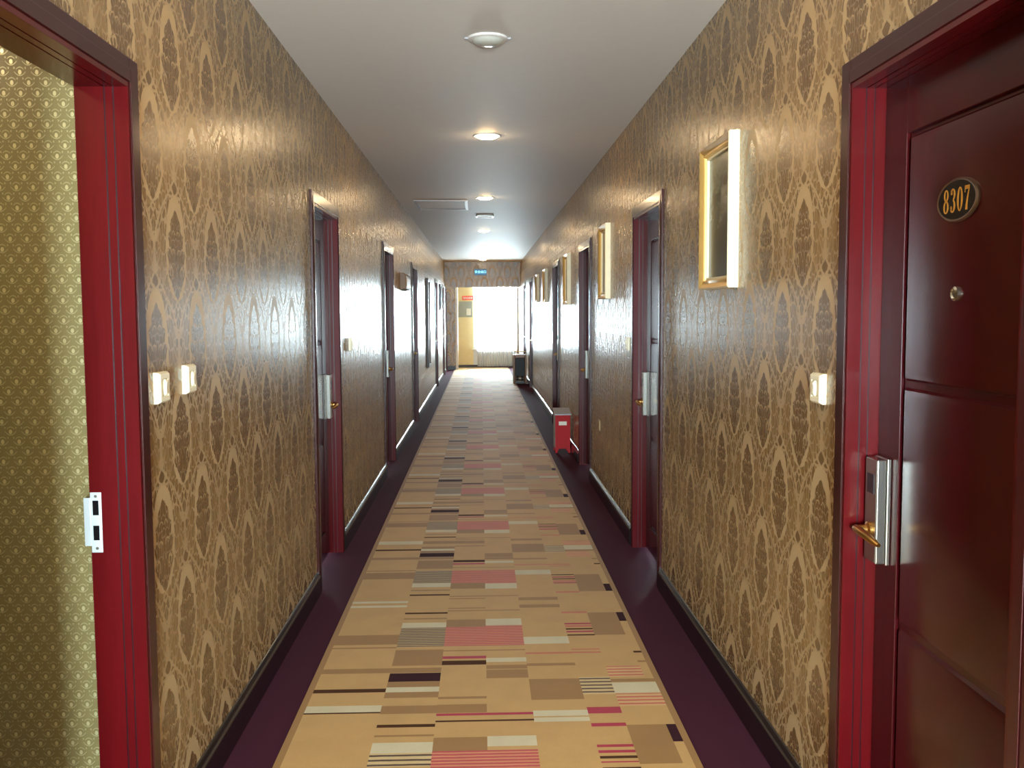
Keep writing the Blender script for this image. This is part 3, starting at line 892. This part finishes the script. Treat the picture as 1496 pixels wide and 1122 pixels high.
# ------------------------------------------------------------------ window, curtain, notices
x0, x1, z0, z1 = win
r = thing('window_1', 'overexposed bright window at the corridor end behind sheer curtain', 'window', (0, YW, 0), kind='structure')
mb = MB(); f = .05
mb.box(x0, x0 + f, .03, .09, z0, z1).box(x1 - f, x1, .03, .09, z0, z1).box(x0 + f, x1 - f, .03, .09, z0, z0 + f).box(x0 + f, x1 - f, .03, .09, z1 - f, z1)
mb.build('window_frame', M['white'], r, .003)
xm = (x0 + x1) / 2
MB().box(xm - .025, xm + .025, .035, .085, z0 + f, z1 - f).build('mullion', M['white'], r, .003)
for a, b in ((x0 + f, xm - .025), (xm + .025, x1 - f)):
    MB().box(a, b, .058, .062, z0 + f, z1 - f).build('pane', M['glass'], r)
MB().box(x0 - .03, x1 + .01, -.06, .03, z0 - .03, z0).build('window_sill', M['white'], r, .004)

r = thing('window_2', 'bare white framed window facing the curtained one along the corridor', 'window', (0, Y0, 0), kind='structure')
bx0, bx1, bz0, bz1 = BW
MB().box(bx0, bx0 + f, -.09, -.03, bz0, bz1).box(bx1 - f, bx1, -.09, -.03, bz0, bz1).box(bx0 + f, bx1 - f, -.09, -.03, bz0, bz0 + f).box(bx0 + f, bx1 - f, -.09, -.03, bz1 - f, bz1).build('window_frame', M['white'], r, .003)
MB().box(.015, .065, -.085, -.035, bz0 + f, bz1 - f).build('mullion', M['white'], r, .003)
for a, b in ((bx0 + f, .015), (.065, bx1 - f)):
    MB().box(a, b, -.062, -.058, bz0 + f, bz1 - f).build('pane', M['glass'], r)

cr = thing('sheer_curtain', 'white sheer pleated curtain over the bright end window', 'curtain', (0, YW - .14, 0))
mb = MB(); nx, nz = 150, 14
for i in range(nz + 1):
    tz = i / nz; z = .035 + tz * 2.36
    for j in range(nx + 1):
        tx = j / nx
        lft = -.11 - .13 * tz ** 1.6
        x = lft + tx * (.945 - lft)
        amp = .028 * (1 - .35 * tz)
        y = amp * math.sin(tx * 2 * PI * 15 + .6 * math.sin(tz * 3 + tx * 9)) + .010 * math.sin(tx * 61 + tz * 2)
        mb.v.append((x, y, z))
for i in range(nz):
    for j in range(nx):
        a = i * (nx + 1) + j
        mb.f.append((a, a + 1, a + nx + 2, a + nx + 1)); mb.mi.append(0)
mb.build('cloth', M['sheer'], cr, smooth=True)
MB().tube([(-.36, 0, 2.42), (.955, 0, 2.42)], .012, 12).build('curtain_rod', M['chrome'], cr, smooth=True)

r = thing('red_sign', 'small red lettered sign on the cream wall by the window', 'sign', (-.355, YW, 1.86))
MB().box(-.15, .15, -.012, 0, -.055, .055).build('board', M['sign_red'], r, .002)
for i in range(5):
    MB().box(-.12 + i * .052, -.085 + i * .052, -.0135, -.012, -.024, .024).build('mark', M['paper'], r)
r = thing('notice_board', 'grey notice board with pale sheet on the cream wall by the window', 'notice board', (-.425, YW, 1.56))
MB().box(-.185, .185, -.018, 0, -.21, .21).build('board', M['notice'], r, .003)
MB().box(.03, .15, -.021, -.018, -.16, .02).build('sheet', M['paper'], r)

# ------------------------------------------------------------------ red box on the floor
r = thing('red_box', 'red metal box with slanted grey lid standing by the wall', 'fire box', (.852, 10.15, 0), math.radians(1))
w, d, h = .080, .095, .40
mb = MB()
mb.prism([(-d, .045), (d, .045), (d, h + .045), (-d, h)], 'x', -w, w)
mb.build('body', M['red'], r, .003)
mb = MB(); mb.box(-w - .0025, -w - .0005, -d + .002, d - .002, .05, h - .005).build('side_sheet', M['grey'], r)
mb = MB()
mb.prism([(-d - .012, h + .001), (d + .004, h + .049), (d + .004, h + .063), (-d - .012, h + .016)], 'x', -w - .010, w + .008)
mb.build('lid', M['grey'], r, .002)
for sx in (-1, 1):
    for sy in (-1, 1):
        MB().prism([(sx * w, 0), (sx * (w - .022), 0), (sx * (w - .04), .046), (sx * w, .046)], 'y', sy * d - .012 * (sy > 0) , sy * d + .012 * (sy < 0)).build('foot', M['red'], r)
MB().box(-.042, .042, -d - .002, -d, h - .105, h - .065).build('label_plate', M['paper'], r)

# ------------------------------------------------------------------ shoe polishing machine
r = thing('shoe_polisher', 'gold brown shoe polishing machine with navy front standing by the wall', 'machine', (.790, 19.82, .0102))
w, d, h = .140, .13, .60
mb = MB()
mb.box(-w, -w + .04, -d, d, .0, h).box(w - .04, w, -d, d, .0, h).box(-w + .04, w - .04, -d, d, h - .07, h).box(-w + .04, w - .04, 0, d, .0, h - .07)
mb.build('body', M['gold_wood'], r, .012)
MB().box(-w + .04, w - .04, -d + .02, 0, .16, h - .07).build('front_panel', M['navy'], r, .004)
MB().box(-w + .04, w - .04, -d, 0, 0, .04).build('foot_tray', M['black'], r, .004)
for x, m in ((-.055, 'brown2'), (.0, 'steel'), (.055, 'brown2')):
    MB().lathe([(0, -.024), (.045, -.024), (.05, -.018), (.05, .018), (.045, .024), (0, .024)], 24, (x, -.065, .105), 'x').build('brush_roller', M[m], r, smooth=True)
MB().tube([(-w + .02, -.05, h), (-w + .02, -.05, h + .06), (w - .02, -.05, h + .06), (w - .02, -.05, h)], .008, 10).build('hand_rail', M['brass'], r, smooth=True)
